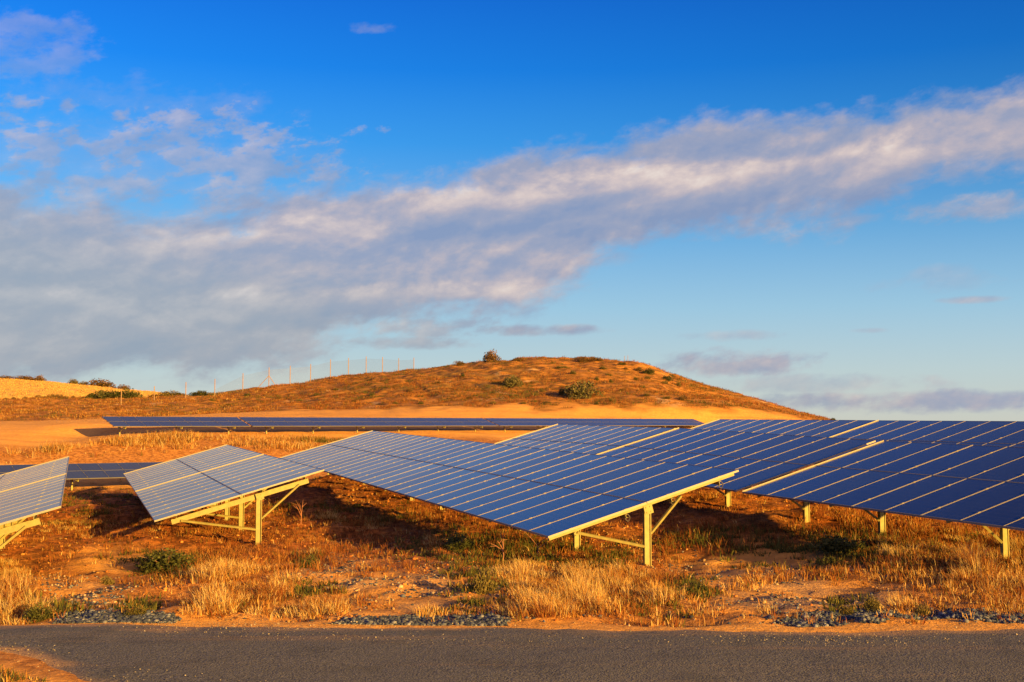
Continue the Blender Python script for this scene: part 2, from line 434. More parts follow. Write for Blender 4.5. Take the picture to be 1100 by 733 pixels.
_cache = {}
def module_meshes(w, L, far=False):
    k = (round(w, 3), round(L, 3))
    if k in _cache: return _cache[k]
    g = .005; fw = .008 if far else .0125
    x0, x1, y0, y1 = g, w - g, g, L - g
    me = bpy.data.meshes.new('glass_pane')
    a, b, c, d = x0 + fw, x1 - fw, y0 + (.012 if far else .017), y1 - (.012 if far else .017)
    v = [(a, c, 0), (b, c, 0), (b, d, 0), (a, d, 0), (a, c, -.02), (b, c, -.02), (b, d, -.02), (a, d, -.02)]
    me.from_pydata(v, [], [(0, 1, 2, 3), (7, 6, 5, 4), (0, 4, 5, 1), (1, 5, 6, 2), (2, 6, 7, 3), (3, 7, 4, 0)])
    uv = me.uv_layers.new(name='UVMap')
    for l in me.loops:
        q = me.vertices[l.vertex_index].co
        uv.data[l.index].uv = ((q.x - a) / (b - a), (q.y - c) / (d - c))
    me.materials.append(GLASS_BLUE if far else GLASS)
    mb = MB(); hi, lo = (.002 if far else .004), -.035
    for xa, xb in ((x0, x0 + fw), (x1 - fw, x1)):
        mb.box(((xa + xb) / 2, (y0 + y1) / 2, (hi + lo) / 2), ((xb - xa) / 2, 0, 0), (0, (y1 - y0) / 2, 0), (0, 0, (hi - lo) / 2))
    for ya, yb in ((y0, c), (d, y1)):
        mb.box(((x0 + x1) / 2, (ya + yb) / 2, (.004 + lo) / 2), ((x1 - x0) / 2 - fw, 0, 0), (0, (yb - ya) / 2, 0), (0, 0, (.004 - lo) / 2))
    # the small clamps that hold neighbouring frames down
    for fy in (.22, .78):
        mb.box((x0 + .004, y0 + (y1 - y0) * fy, hi + .004), (.018, 0, 0), (0, .03, 0), (0, 0, .003))
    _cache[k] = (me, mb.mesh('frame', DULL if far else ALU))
    return _cache[k]

def solar_table(label, origin, az, el, tilt, ncol, wid, slope, posts, qpost=.5, flip=False, slim=False, group=None, near_end=-1):
    """origin: low corner at column 0; columns run along r; posts: distances along r"""
    r, s, n = frame_of(az, el, tilt, flip)
    O = np.array(origin, float) + (0, 0, EYE)
    L = ncol * wid
    mid = O + r * L / 2 + s * slope * .5
    base = np.array([mid[0], mid[1], hz(mid[0], mid[1])])
    M = Matrix(((r[0], s[0], n[0], base[0]), (r[1], s[1], n[1], base[1]), (r[2], s[2], n[2], base[2]), (0, 0, 0, 1)))
    t = empty('solar_table', M); tag(t, label, 'solar array', group)
    B = np.array([r, s, n])
    def loc(p): return B @ (np.asarray(p, float) - base)
    o = loc(O)
    me, fr = module_meshes(wid, slope / 2, flip)
    for i in range(ncol):
        for j in (0, 1):
            a = link(bpy.data.objects.new('solar_module', me), t); a.location = o + np.array([i * wid, j * slope / 2, 0]); a.rotation_euler = (random.gauss(0, .0006), random.gauss(0, .0009), 0)
            b = link(bpy.data.objects.new('frame', fr), a)
    if not flip:                    # bright cover strip along the far end of the table
        m = MB(); m.box(o + np.array([L + .012, slope / 2, .0]), (.012, 0, 0), (0, slope / 2 - .01, 0), (0, 0, .024)); m.build('edge_strip', ALU, t)
    up = np.array([0, 0, 1.0]); upl = B @ up
    # purlins along the row
    for q in (.12, .38, .62, .88):
        m = MB(); c = o + np.array([L / 2 - (.05 if slim else 0), slope * q, -.05 if slim else 0])
        m.box(c + (0, 0, -.0725), (L / 2 - .02, 0, 0), (0, .004, 0), (0, 0, .0345))
        m.box(c + (0, .022, -.041), (L / 2 - .02, 0, 0), (0, .018, 0), (0, 0, .003))
        m.box(c + (0, .022, -.104), (L / 2 - .02, 0, 0), (0, .018, 0), (0, 0, .003))
        m.build('purlin', STEEL, t)
    k = slope / 4.33
    if slim:                        # looped cables hanging from the purlin ends
        for q in (.38, .62, .88):
            m = MB(); c = o + np.array([.03, slope * q + .05, -.17])
            m.tube([c + np.array([.01 * math.sin(a * 3), .045 * math.sin(a), .07 * math.cos(a)]) for a in np.linspace(0, 2 * math.pi, 13)], .010, 5)
            m.build('cable_loop', CABLE, t)
    sgn = near_end
    for d in posts:
        m = MB(); ra, rb = slope * (.09), slope * .90
        if slim:
            ra, rb = .02, slope - .12
            m.box(o + np.array([max(d - .15, .035), (ra + rb) / 2, -.060]), (.03, 0, 0), (0, (rb - ra) / 2, 0), (0, 0, .024)); m.build('rafter', STEEL, t)
        else:
            m.box(o + np.array([d, (ra + rb) / 2, -.175]), (.03, 0, 0), (0, (rb - ra) / 2, 0), (0, 0, .062)); m.build('rafter', STEEL, t)
        if slim: d = max(d - .10, .09)
        top = o + np.array([d, slope * qpost, -.10 if slim else -.15])
        tw = base + B.T @ top
        g = hz(tw[0], tw[1]) - .25
        H = tw[2] - g
        pw = .075 * max(.6, k)
        m = MB(); ctr = loc((tw[0], tw[1], (tw[2] + g) / 2)) + np.array([.05 * sgn, 0, 0])
        hh = upl * H / 2
        m.box(ctr + np.array([-.034, -pw * .28, 0]), (.004, 0, 0), (0, pw * .72, 0), hh)          # broad web facing the row end
        m.box(ctr + np.array([-.034, pw * .88, 0]), (.004, 0, 0), (0, pw * .12, 0), hh * .998)     # lip beside the open slot
        m.box(ctr + np.array([.034, 0, 0]), (.004, 0, 0), (0, pw, 0), hh * .996)
        for e in (-1, .40, 1):
            m.box(ctr + np.array([0, e * (pw - .004), 0]), (.0295, 0, 0), (0, .004, 0), hh * .994)
        m.build('post', STEEL, t)
        if not flip:
            m = MB(); m.box(top + np.array([.05 * sgn - .042 if sgn < 0 else .09, 0, -.05]), (.004, 0, 0), (0, pw * 1.25, 0), (0, 0, .09))
            for by in (-.6, .6):
                for bz in (-.1, 0.0): m.box(top + np.array([.05 * sgn - .052, by * pw, bz]), (.006, 0, 0), (0, .012, 0), (0, 0, .012))
            m.build('bracket', STEEL, t)
        vis = H - .25
        lowp = loc((tw[0], tw[1], g + .25 + vis * .34)) + np.array([.05 * sgn, -pw, 0])
        hip = loc((tw[0], tw[1], g + .25 + vis * .52)) + np.array([.05 * sgn, pw, 0])
        off = np.array([.055 * sgn, 0, 0])
        m = MB(); m.bar(o + np.array([d, slope * .14, -.12 if slim else -.2]) + off, lowp + off * .2, n, .045, .045); m.build('brace', STEEL, t)
        m = MB(); m.bar(o + np.array([d, slope * .68 if slim else slope * .84, -.12 if slim else -.2]) + off, hip + off * .2, n, .045, .045); m.build('brace', STEEL, t)
    # purlin end brackets on the end that faces the road
    return t

AZ, TILT, S = -.369393, .275646, 4.32669
def near_table(label, org, el, ncol, posts, q=.5, start=0, slim=True, group='solar tables of the near rows'):
    r, s, n = frame_of(AZ, el, TILT)
    return solar_table(label, np.array(org) + r * start, AZ, el, TILT, ncol, 1.0, S, posts, q, group=group, slim=slim)

P10 = (.2, 3.4, 6.6, 9.8)
near_table('long central solar table with its bright yellow end edge above a steel post', (.673, 21.114, -2.184), .017, 30, [.2 + 3.29 * k for k in range(10)], .5)
near_table('nearer half of the greyish pair left of centre, on yellow lit posts and struts', (-8.731, 27.486, -2.461), .011, 10, P10, .6, 0, False)
near_table('far half of the greyish pair left of centre, its upper corner against the sand', (-8.731, 27.486, -2.461), .011, 10, P10, .6, 10.12, False)
near_table('solar table cut by the left picture edge, with long yellow diagonal braces', (-12.487, 19.981, -2.820), .016, 10, P10, .66, 0, False)
near_table('table behind the yellow gap line in the row at the left picture edge', (-12.487, 19.981, -2.820), .016, 10, P10, .66, 10.1, False)
near_table('large dark navy solar table filling the right foreground, three posts showing under its lower edge', (5.454, 26.649, -1.709), .013, 10, [9.54, 6.88, 3.48, .3], .32, -10)
near_table('blue solar table between two yellow gap edges, just behind the end of the central table', (5.381, 27.106, -1.706), .025, 10, (2.66, 6.0, 9.3), .32)
near_table('furthest table of the second row, its pale left end rising over the long distant row', (1.682, 36.61, -1.458), .009, 10, P10, .5)
near_table('back row table beside the tail of the hill, left of its bright gap line', (8.534, 36.651, -1.200), .004, 10, P10, .5)
near_table('back row table at the right edge, right of its bright gap line under the sky', (8.534, 36.651, -1.200), .004, 10, P10, .5, -10.12)
hF = np.array([math.cos(AZ), -math.sin(AZ), 0]); rF = np.array([math.sin(AZ), math.cos(AZ), 0])
oF = hF * 27.5 + rF * 34 + np.array([0, 0, -1.24])
near_table('rearmost solar table, only a thin dark sliver above the back row at the right', oF, .0, 14, [.3 + 3.3 * k for k in range(5)], .5, -10)

AZ2 = R(50)
def far_table(label, org, el, tilt, ncol, slope, posts, start, wid=1.0, az=AZ2):
    r, s, n = frame_of(az, el, tilt, True)
    return solar_table(label, np.array(org) + r * start, az, el, tilt, ncol, wid, slope, posts, .5, True, group='solar tables of the distant rows', near_end=-1)
fo = (-23.98, 67.51, -.396)
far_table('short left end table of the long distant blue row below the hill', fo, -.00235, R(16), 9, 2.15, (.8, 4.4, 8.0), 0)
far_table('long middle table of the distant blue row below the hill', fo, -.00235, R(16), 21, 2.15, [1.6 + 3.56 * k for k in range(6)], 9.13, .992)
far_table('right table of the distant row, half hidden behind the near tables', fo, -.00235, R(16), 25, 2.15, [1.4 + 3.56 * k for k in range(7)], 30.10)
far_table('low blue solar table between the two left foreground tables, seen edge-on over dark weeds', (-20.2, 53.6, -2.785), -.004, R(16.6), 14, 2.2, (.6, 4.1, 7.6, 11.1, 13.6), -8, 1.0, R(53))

# ------------------------------------------------------------------ plants
def blades(P0, nb, H, W, lean, spread, pal, wts, wind=(0, 0), seed=0):
    g = np.random.default_rng(seed)
    N = len(P0); T = N * nb
    b = np.repeat(P0, nb, 0); h = np.repeat(H, nb) * g.uniform(.45, 1.1, T)
    a = g.uniform(0, 2 * np.pi, T); rad = np.sqrt(g.uniform(0, 1, T)) * np.repeat(spread, nb)
    b = b + np.stack([np.cos(a) * rad, np.sin(a) * rad, np.zeros(T)], 1)
    a2 = a + g.normal(0, .8, T)
    le = np.abs(g.normal(0, 1, T)) * lean + .08
    d = np.stack([np.cos(a2) + wind[0], np.sin(a2) + wind[1]], 1)
    d /= np.linalg.norm(d, axis=1)[:, None] + 1e-6
    l1, l2 = le * .6, np.minimum(le * 1.7, 2.0)
    mid = b + np.stack([d[:, 0] * np.sin(l1), d[:, 1] * np.sin(l1), np.cos(l1)], 1) * (h * .55)[:, None]
    tip = mid + np.stack([d[:, 0] * np.sin(l2), d[:, 1] * np.sin(l2), np.cos(l2)], 1) * (h * .5)[:, None]
    f = g.uniform(-.9, .9, T)                      # blades face all ways about the camera side
    sd = np.stack([np.cos(f), np.sin(f), np.zeros(T)], 1)
    w = (np.repeat(W, nb) * g.uniform(.6, 1.3, T))[:, None]
    v = np.stack([b - sd * w, b + sd * w, mid - sd * w * .7, mid + sd * w * .7, tip], 1).reshape(-1, 3)
    k = np.arange(T) * 5
    lo = np.stack([k, k + 1, k + 3, k + 2, k + 2, k + 3, k + 4], 1).ravel()
    st = np.stack([np.arange(T) * 7, np.arange(T) * 7 + 4], 1).ravel(); to = np.tile([4, 3], T)
    pal = np.array(pal); pw = np.array(wts, float)
    if pw.ndim == 1: pw = pw[None].repeat(N, 0)
    cum = np.cumsum(pw / pw.sum(1, keepdims=True), 1)
    tu = np.repeat(g.uniform(0, 1, N), nb) * .65 + g.uniform(0, 1, T) * .35
    ci = (tu[:, None] > np.repeat(cum, nb, 0)).sum(1).clip(0, len(pal) - 1)
    col = pal[ci] * g.uniform(.7, 1.25, T)[:, None]
    return v, lo, st, to, np.repeat(col, 5, 0)

def stuff(name, data, label, cat):
    v, lo, st, to, col = data
    o = link(bpy.data.objects.new(name, np_mesh(name, v, lo, st, to, BLADE, col)))
    return tag(o, label, cat, kind='stuff')

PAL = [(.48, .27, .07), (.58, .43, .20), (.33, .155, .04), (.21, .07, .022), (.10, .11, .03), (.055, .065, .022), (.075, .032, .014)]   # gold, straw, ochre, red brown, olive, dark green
def scatter(n, x0, x1, y0, y1):
    """points spread over the ground, denser near the road"""
    u = rng.uniform(0, 1, n); y = 1 / (1 / y0 + (1 / y1 - 1 / y0) * u)
    x = rng.uniform(x0, x1, n) * y / y1
    return x, y
def blobs(px, py, L):
    d = np.zeros(len(px))
    for cx, cy, sx, sy, w in L: d = np.maximum(d, w * np.exp(-((px - cx) / sx) ** 2 - ((py - cy) / sy) ** 2))
    return d

# tall dry grass near the road
TALL = [(240, 618, 42, 10, .8), (275, 643, 50, 13, 1), (225, 655, 34, 9, .9), (340, 658, 44, 9, .9), (305, 630, 28, 9, .8), (600, 640, 50, 13, 1), (560, 622, 34, 12, .9), (645, 655, 60, 10, .9), (655, 630, 34, 10, .9), (695, 645, 40, 12, .95), (575, 658, 40, 9, .8),
        (650, 620, 60, 10, .7), (1060, 605, 55, 28, 1), (1090, 635, 35, 22, 1), (975, 590, 60, 14, .75), (10, 640, 28, 30, .9), (35, 660, 34, 9, .8),
        (822, 660, 22, 8, .7), (460, 660, 14, 7, .7), (930, 652, 20, 7, .8), (965, 652, 16, 7, .8), (890, 655, 16, 6, .6), (340, 592, 14, 8, .8), (467, 590, 12, 8, .9), (395, 562, 18, 8, .7), (355, 560, 14, 7, .7), (170, 560, 14, 9, .6), (90, 570, 30, 12, .55)]
BARE = [(120, 610, 62, 20, 1.7), (355, 632, 55, 20, 1.8), (440, 638, 75, 24, 1.9), (480, 612, 40, 16, 1.2), (830, 603, 85, 13, 1.7), (870, 642, 105, 17, 1.9), (115, 648, 75, 16, 1.8), (770, 618, 40, 22, 1.6), (740, 600, 30, 10, 1.0), (410, 605, 60, 14, .8), (640, 668, 400, 7, .8), (860, 655, 100, 11, 1.7), (400, 655, 70, 10, 1.3), (100, 632, 80, 14, 1.3)]
GREEN = [(180, 604, 34, 12, 1), (335, 606, 14, 6, 1), (490, 585, 40, 14, 1), (515, 625, 22, 22, .9), (345, 545, 60, 8, .7), (410, 555, 40, 8, .8), (800, 583, 90, 12, 1), (900, 590, 75, 14, 1.1), (560, 590, 60, 14, .9), (745, 634, 20, 8, .9), (660, 600, 20, 12, .7), (40, 655, 30, 9, .7), (150, 652, 20, 5, .7), (330, 636, 22, 8, .5), (905, 655, 12, 6, .9), (100, 540, 40, 20, .7), (710, 655, 25, 8, .5), (915, 655, 8, 6, .8)]
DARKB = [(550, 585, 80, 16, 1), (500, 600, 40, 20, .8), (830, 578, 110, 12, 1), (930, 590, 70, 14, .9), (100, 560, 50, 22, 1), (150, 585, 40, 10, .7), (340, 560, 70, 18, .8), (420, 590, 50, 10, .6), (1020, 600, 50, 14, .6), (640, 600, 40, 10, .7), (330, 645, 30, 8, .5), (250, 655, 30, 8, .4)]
x, y = scatter(60000, -30, 30, 15.9, 60)
keep = y > ROAD_FAR(x) + .15
x, y = x[keep], y[keep]
z = height(x, y); pts = np.stack([x, y, z], 1); px, py = to_px(pts)
inside = (px > -90) & (px < 1190)
tall, bare, green = blobs(px, py, TALL), np.clip(blobs(px, py, BARE) * (.75 + .5 * fbm(x * .9, y * .9, 93, 3)), 0, 1), blobs(px, py, GREEN)
patch = fbm(x * .5, y * .5, 91); clump = fbm(x * 1.6, y * 1.6, 95, 3)
u = rng.uniform(0, 1, len(x))
G_ = np.clip(tall * 1.15 - .95 * bare * (tall < .6), 0, 1)
m1 = inside & (u < G_ * .24 * (.15 + 1.7 * sstep(.38, .62, clump)))
k = m1.sum()
Ht = (.08 + .26 * tall[m1] * sstep(.25, .75, clump[m1]) * 1.25) * rng.uniform(.5, 1.3, k)
wt = np.tile([.28, .32, .22, .12, .04, .0], (k, 1)); wt[:, 4] += green[m1] * .6; wt[:, 3] += .5 * sstep(.48, .6, patch[m1])
stuff('tall_dry_grass', blades(pts[m1], 52, Ht, np.full(k, .0042), .74, np.full(k, .15), PAL, wt, (-.55, .1), 11),
      'tall golden dry grass in tufts along the far road edge and under the near tables', 'dry grass')
print('tall', k)
m1b = inside & ~m1 & (rng.uniform(0, 1, len(x)) < np.clip(tall * 1.4 - bare, 0, 1) * .35)
k = m1b.sum()
wt = np.tile([.15, .12, .35, .35, .1, .04], (k, 1)); wt[:, 4] += green[m1b] * .6
stuff('trampled_grass', blades(pts[m1b], 18, rng.uniform(.06, .2, k), np.full(k, .0045), 1.25, np.full(k, .16), PAL, wt, (-.2, .1), 18),
      'brown bent grass filling the gaps between the tall golden tufts', 'dry grass')
sparse = .30 * sstep(.40, .62, patch) * (.2 + 1.3 * sstep(.4, .6, clump)) + .14
darkb = blobs(px, py, DARKB)
m2 = inside & ~m1 & (u < (sparse + .02 + .42 * darkb * sstep(.35, .6, clump)) * (1 - .96 * bare) * np.maximum(.12, np.maximum(sstep(.3, 1.8, y - ROAD_FAR(x)), np.clip(tall, 0, 1))))
k = m2.sum(); red = sstep(19, 23, y[m2])
wt = np.tile([.22, .12, .3, .2, .1, .03], (k, 1)); wt[:, 3] += red * .9; wt[:, 2] += red * .3; wt[:, 4] += green[m2] * 1.2; wt[:, 5] += green[m2] * 1.0
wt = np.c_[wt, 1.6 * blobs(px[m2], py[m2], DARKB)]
Hs = (.07 + .16 * patch[m2]) * rng.uniform(.6, 1.4, k) * (1 + .4 * green[m2])
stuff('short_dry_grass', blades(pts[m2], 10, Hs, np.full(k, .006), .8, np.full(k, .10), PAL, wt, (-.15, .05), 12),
      'short red brown grass and stubble scattered over the bare earth between the tables', 'dry grass')
print('short', k)
m3 = inside & (u < np.clip(green, 0, 1) * (.1 + 1.0 * sstep(.42, .62, clump)) * .55)
k = m3.sum()
stuff('green_ground_weeds', blades(pts[m3], 16, rng.uniform(.07, .2, k), np.full(k, .011), 1.0, np.full(k, .16), [(.075, .085, .024), (.12, .115, .03), (.05, .06, .02), (.22, .14, .04)], [.33, .25, .2, .22], (0, 0), 13),
      'low dark green weeds spreading in patches over the earth', 'weeds')
print('green', k)
# near verge at the lower left corner
x = rng.uniform(-9, -1, 5000); y = rng.uniform(10.5, 13.6, 5000)
gap = ROAD_NEAR(x) - y
keep = (gap > .25 + .5 * fbm(x * 1.1, y * 1.1, 97)) & (rng.uniform(0, 1, 5000) < sstep(.2, 1.4, gap) * .8)
x, y = x[keep], y[keep]; pts = np.stack([x, y, height(x, y)], 1); k = len(x)
stuff('verge_grass', blades(pts, 12, rng.uniform(.05, .16, k), np.full(k, .006), .8, np.full(k, .07), PAL, [.3, .15, .15, .05, .3, .05], (0, 0), 14),
      'short gold and green grass on the near verge of the road', 'grass')
# grass bank in front of the distant row, and rough grass at the left
x = rng.uniform(-50, 8, 60000); y = rng.uniform(48, 74, 60000); z = height(x, y); pts = np.stack([x, y, z], 1); px, py = to_px(pts)
cl = fbm(x * .45, y * .45, 101); u = rng.uniform(0, 1, len(x))
dist_row = (x + 23.98) * (-.643) + (y - 67.51) * .766         # distance behind the front edge of the distant row
dens = np.exp(-((py - 471 - 4 * np.sin(px * .02)) / 9) ** 2) * sstep(-80, 60, px) * sstep(540, 470, px) + .9 * np.exp(-((py - 470) / 8) ** 2) * sstep(130, 40, px) * .6 + .5 * np.exp(-((px - 20) / 60) ** 2 - ((py - 470) / 12) ** 2)
m = (dist_row < -.5) & (u < dens * (.15 + 1.3 * sstep(.35, .6, cl))) & (y > 58 - .1 * (x + 20))
k = m.sum(); gr = sstep(.56, .7, fbm(x[m] * .2, y[m] * .2, 103))
wt = np.tile([.34, .16, .30, .14, .08, .03, .05], (k, 1)); wt[:, 4] += gr * .9
stuff('bank_grass', blades(pts[m], 16, rng.uniform(.18, .62, k) * (.5 + .8 * cl[m]), np.full(k, .010), .75, np.full(k, .28), PAL, wt, (-.3, 0), 15),
      'golden grass on the low bank in front of the distant row of panels', 'dry grass')
print('bank', k)
# scrub on the hill
x = rng.uniform(-78, 48, 60000); y = rng.uniform(104, 158, 60000); z = height(x, y); pts = np.stack([x, y, z], 1); px, py = to_px(pts)
nzh = fbm(x * .35, y * .35, 61) - .5
cl = fbm(x * .5, y * .5, 111); u = rng.uniform(0, 1, len(x))
m = (y + 8 * nzh > 108.5) & (px > -60) & (px < 900) & (u < (.07 + .7 * sstep(.42, .58, cl)) * (.35 + .65 * sstep(398, 412, py)) ) & (z > EYE - .4)
k = m.sum(); gr = sstep(.5, .68, fbm(x[m] * .12, y[m] * .12, 113))
wt = np.tile([.05, .03, .34, .36, .12, .14], (k, 1)); wt[:, 5] += gr * .35; wt[:, 4] += gr * .25; wt[:, 0] += .35 * sstep(330, 200, px[m])
stuff('hill_scrub', blades(pts[m], 12, rng.uniform(.10, .36, k), np.full(k, .016), .95, np.full(k, .36), PAL, wt, (0, 0), 16),
      'dry brown scrub and tussocks covering the slope of the hill', 'scrub')
print('hill', k)
# far crop field
x = rng.uniform(-140, -40, 26000); y = rng.uniform(205, 275, 26000); z = height(x, y); pts = np.stack([x, y, z], 1)
k = len(x)
stuff('field_stubble', blades(pts, 6, rng.uniform(.2, .4, k), np.full(k, .05), .5, np.full(k, .6), [(.50, .32, .11), (.55, .37, .14)], [.6, .4], (0, 0), 17),
      'pale golden crop stubble on the far field at the left', 'crop')

# gravel
def gravel(name, pts, size, seed, pal, label):
    g = np.random.default_rng(seed)
    ico = np.array([(0, 0, 1), (.89, 0, .45), (.28, .85, .45), (-.72, .53, .45), (-.72, -.53, .45), (.28, -.85, .45), (.72, .53, -.45), (-.28, .85, -.45), (-.89, 0, -.45), (-.28, -.85, -.45), (.72, -.53, -.45), (0, 0, -1)])
    fc = np.array([(0, 1, 2), (0, 2, 3), (0, 3, 4), (0, 4, 5), (0, 5, 1), (1, 6, 2), (2, 7, 3), (3, 8, 4), (4, 9, 5), (5, 10, 1), (6, 7, 2), (7, 8, 3), (8, 9, 4), (9, 10, 5), (10, 6, 1), (11, 7, 6), (11, 8, 7), (11, 9, 8), (11, 10, 9), (11, 6, 10)])
    N = len(pts); sc = size[:, None] * g.uniform(.55, 1.2, (N, 3)) * np.array([1.1, 1.1, .75])
    a = g.uniform(0, 6.28, N); c, s = np.cos(a), np.sin(a)
    v = ico[None] * g.uniform(.7, 1.2, (N, 12, 1)) * sc[:, None]
    v = np.stack([v[..., 0] * c[:, None] - v[..., 1] * s[:, None], v[..., 0] * s[:, None] + v[..., 1] * c[:, None], v[..., 2]], -1)
    v = v + pts[:, None] + np.stack([np.zeros(N), np.zeros(N), sc[:, 2] * .25], 1)[:, None]
    lo = (fc[None] + (np.arange(N) * 12)[:, None, None]).reshape(-1)
    pal = np.array(pal); col = pal[g.integers(0, len(pal), N)] * g.uniform(.6, 1.3, N)[:, None]
    me = np_mesh(name, v.reshape(-1, 3), lo, np.arange(N * 20) * 3, np.full(N * 20, 3), STONE, np.repeat(col, 12, 0))
    return tag(link(bpy.data.objects.new(name, me)), label, 'gravel', kind='stuff')
GP = [(.055, .07, .12), (.035, .045, .075), (.08, .095, .14), (.045, .055, .09), (.16, .17, .2)]
L = [(125, 667, 45, 7, 1.4), (165, 666, 20, 6, 1.2), (100, 664, 40, 5, .6), (440, 669, 60, 5, 1.4), (515, 668, 24, 6, 1.2), (960, 663, 110, 5, 1.4), (1060, 662, 60, 6, 1.3), (870, 665, 40, 6, 1.3)]
x = rng.uniform(-10, 10, 420000); y = rng.uniform(15.6, 17.6, 420000); z = height(x, y); pts = np.stack([x, y, z], 1); px, py = to_px(pts)
m = (rng.uniform(0, 1, len(x)) < (blobs(px, py, L) - .12) * .8 * sstep(.30, .55, fbm(x * 1.1, y * 1.5, 151, 4))) & (y > ROAD_FAR(x) - .05)
gravel('road_edge_gravel', pts[m], np.abs(rng.normal(.012, .012, m.sum())) + .007, 21, GP, 'blue grey crushed stone piled along the far edge of the road')
print('gravel', m.sum())
L = [(110, 640, 70, 14, .5), (75, 630, 40, 10, .4), (180, 640, 24, 12, .5), (400, 625, 70, 26, .4), (480, 630, 60, 26, .6), (500, 655, 40, 10, .5), (830, 620, 80, 10, .5), (720, 608, 30, 12, .5), (870, 640, 110, 14, .4), (640, 660, 300, 8, .1)]
x = rng.uniform(-12, 12, 110000); y = rng.uniform(15.9, 27, 110000); z = height(x, y); pts = np.stack([x, y, z], 1); px, py = to_px(pts)
m = (rng.uniform(0, 1, len(x)) < blobs(px, py, L) * sstep(.35, .58, fbm(x * 1.2, y * 1.2, 121, 3))) & (y > ROAD_FAR(x) + .2)
gravel('scattered_stones', pts[m], np.abs(rng.normal(.012, .010, m.sum())) + .006, 22, GP + [(.4, .28, .18), (.3, .22, .16)], 'small grey and tan stones strewn over the sandy patches beside the road')
x, y = scatter(70000, -26, 26, 15.9, 48)
z = height(x, y); pts = np.stack([x, y, z], 1); px, py = to_px(pts)
m = (y > ROAD_FAR(x) + .2) & (px > -60) & (px < 1160) & (rng.uniform(0, 1, len(x)) < (.10 + .6 * sstep(.48, .66, fbm(x * .8, y * .8, 141, 4))) * (1 - .85 * np.clip(blobs(px, py, BARE), 0, 1)))
gravel('earth_clods', pts[m], np.abs(rng.normal(.011, .010, m.sum())) * (.5 + y[m] * .03) + .006, 24, [(.40, .17, .05), (.30, .11, .03), (.50, .25, .08), (.17, .07, .025), (.24, .16, .09)], 'crumbly red brown clods of earth and litter lying on the bare ground')
print('clods', m.sum())
x = rng.uniform(-9, 9, 14000); y = rng.uniform(11.5, 15.8, 14000)
m = (y < ROAD_FAR(x)) & (y > ROAD_NEAR(x) - .3) & (rng.uniform(0, 1, 14000) < .15 + .8 * sstep(.5, .7, fbm(x * .25, y * 1.6, 131)))
x, y = x[m], y[m]; pts = np.stack([x, y, height(x, y) + .03], 1)
gravel('road_grit', pts, np.abs(rng.normal(.004, .003, len(x))) + .003, 23, [(.22, .19, .16), (.15, .14, .135), (.32, .28, .23)], 'loose grit scattered over the dark road')

# shrubs
def crown(nleaf, rx, ry, rz, leaf, seed, pal, nlobe=18):
    g = np.random.default_rng(seed)
    lob = g.normal(0, 1, (nlobe, 3)); lob /= np.linalg.norm(lob, axis=1)[:, None]; lob[:, 2] = np.abs(lob[:, 2]) * .9
    lob = lob * g.uniform(.35, .7, (nlobe, 1)); lr = g.uniform(.25, .5, nlobe)
    li = g.integers(0, nlobe, nleaf); d = g.normal(0, 1, (nleaf, 3)); d /= np.linalg.norm(d, axis=1)[:, None]
    c = lob[li] + d * (lr[li] * g.uniform(.5, 1.05, nleaf) ** .6)[:, None]
    c[:, 2] = np.maximum(c[:, 2], -.02) ; c = c * np.array([rx, ry, rz]) + (0, 0, .02)
    u = d + g.normal(0, .6, (nleaf, 3)); u /= np.linalg.norm(u, axis=1)[:, None]
    w = np.cross(u, g.normal(0, 1, (nleaf, 3))); w /= np.linalg.norm(w, axis=1)[:, None]
    L = (leaf * g.uniform(.6, 1.4, nleaf))[:, None]
    v = np.stack([c - w * L * .35, c + u * L * .5, c + w * L * .35, c - u * L * .5], 1).reshape(-1, 3)
    k = np.arange(nleaf) * 4; lo = np.stack([k, k + 1, k + 2, k + 3], 1).ravel()
    pal = np.array(pal); tone = g.uniform(0, 1, nlobe)[li] * .6 + g.uniform(0, 1, nleaf) * .4
    col = pal[(tone * len(pal)).astype(int).clip(0, len(pal) - 1)] * g.uniform(.75, 1.25, nleaf)[:, None]
    return v, lo, np.arange(nleaf) * 4, np.full(nleaf, 4), np.repeat(col, 4, 0)
def stems(rx, rz, n, seed, rad):
    g = np.random.default_rng(seed); m = MB()
    for i in range(n):
        a = g.uniform(0, 6.28); b = g.uniform(.3, .8)
        e = np.array([math.cos(a) * rx * b, math.sin(a) * rx * b, rz * g.uniform(.5, .85)])
        q = e * .5 + np.array([0, 0, rz * .12]) + g.normal(0, .05, 3) * rx
        m.tube([(0, 0, -.1), q, e], [rad, rad * .7, rad * .3], 5)
    return m
OLIVE = [(.07, .075, .025), (.11, .10, .03), (.16, .13, .045), (.21, .16, .06)]
DARK = [(.045, .055, .02), (.07, .08, .025), (.10, .10, .035)]
BROWN = [(.12, .07, .025), (.18, .105, .04), (.10, .08, .03)]
SAGE = [(.07, .075, .03), (.11, .105, .045), (.15, .13, .06), (.05, .055, .022)]
protos = {}
def proto(kind, nleaf, rx, rz, leaf, seed, pal):
    cm = np_mesh('crown', *crown(nleaf, rx, rx, rz, leaf, seed, pal)[:4], LEAF, crown(nleaf, rx, rx, rz, leaf, seed, pal)[4])
    sm = stems(rx, rz, 6, seed, .035 * rx).mesh('stem', BARK)
    protos[kind] = (cm, sm)
for k_, pal_ in (('olive', OLIVE), ('dark', DARK), ('brown', BROWN), ('sage', SAGE)):
    for q in (0, 1, 2): proto(k_ + str(q), 2200, 1.0, 1.0, .10, 200 + 7 * q + len(k_), pal_)
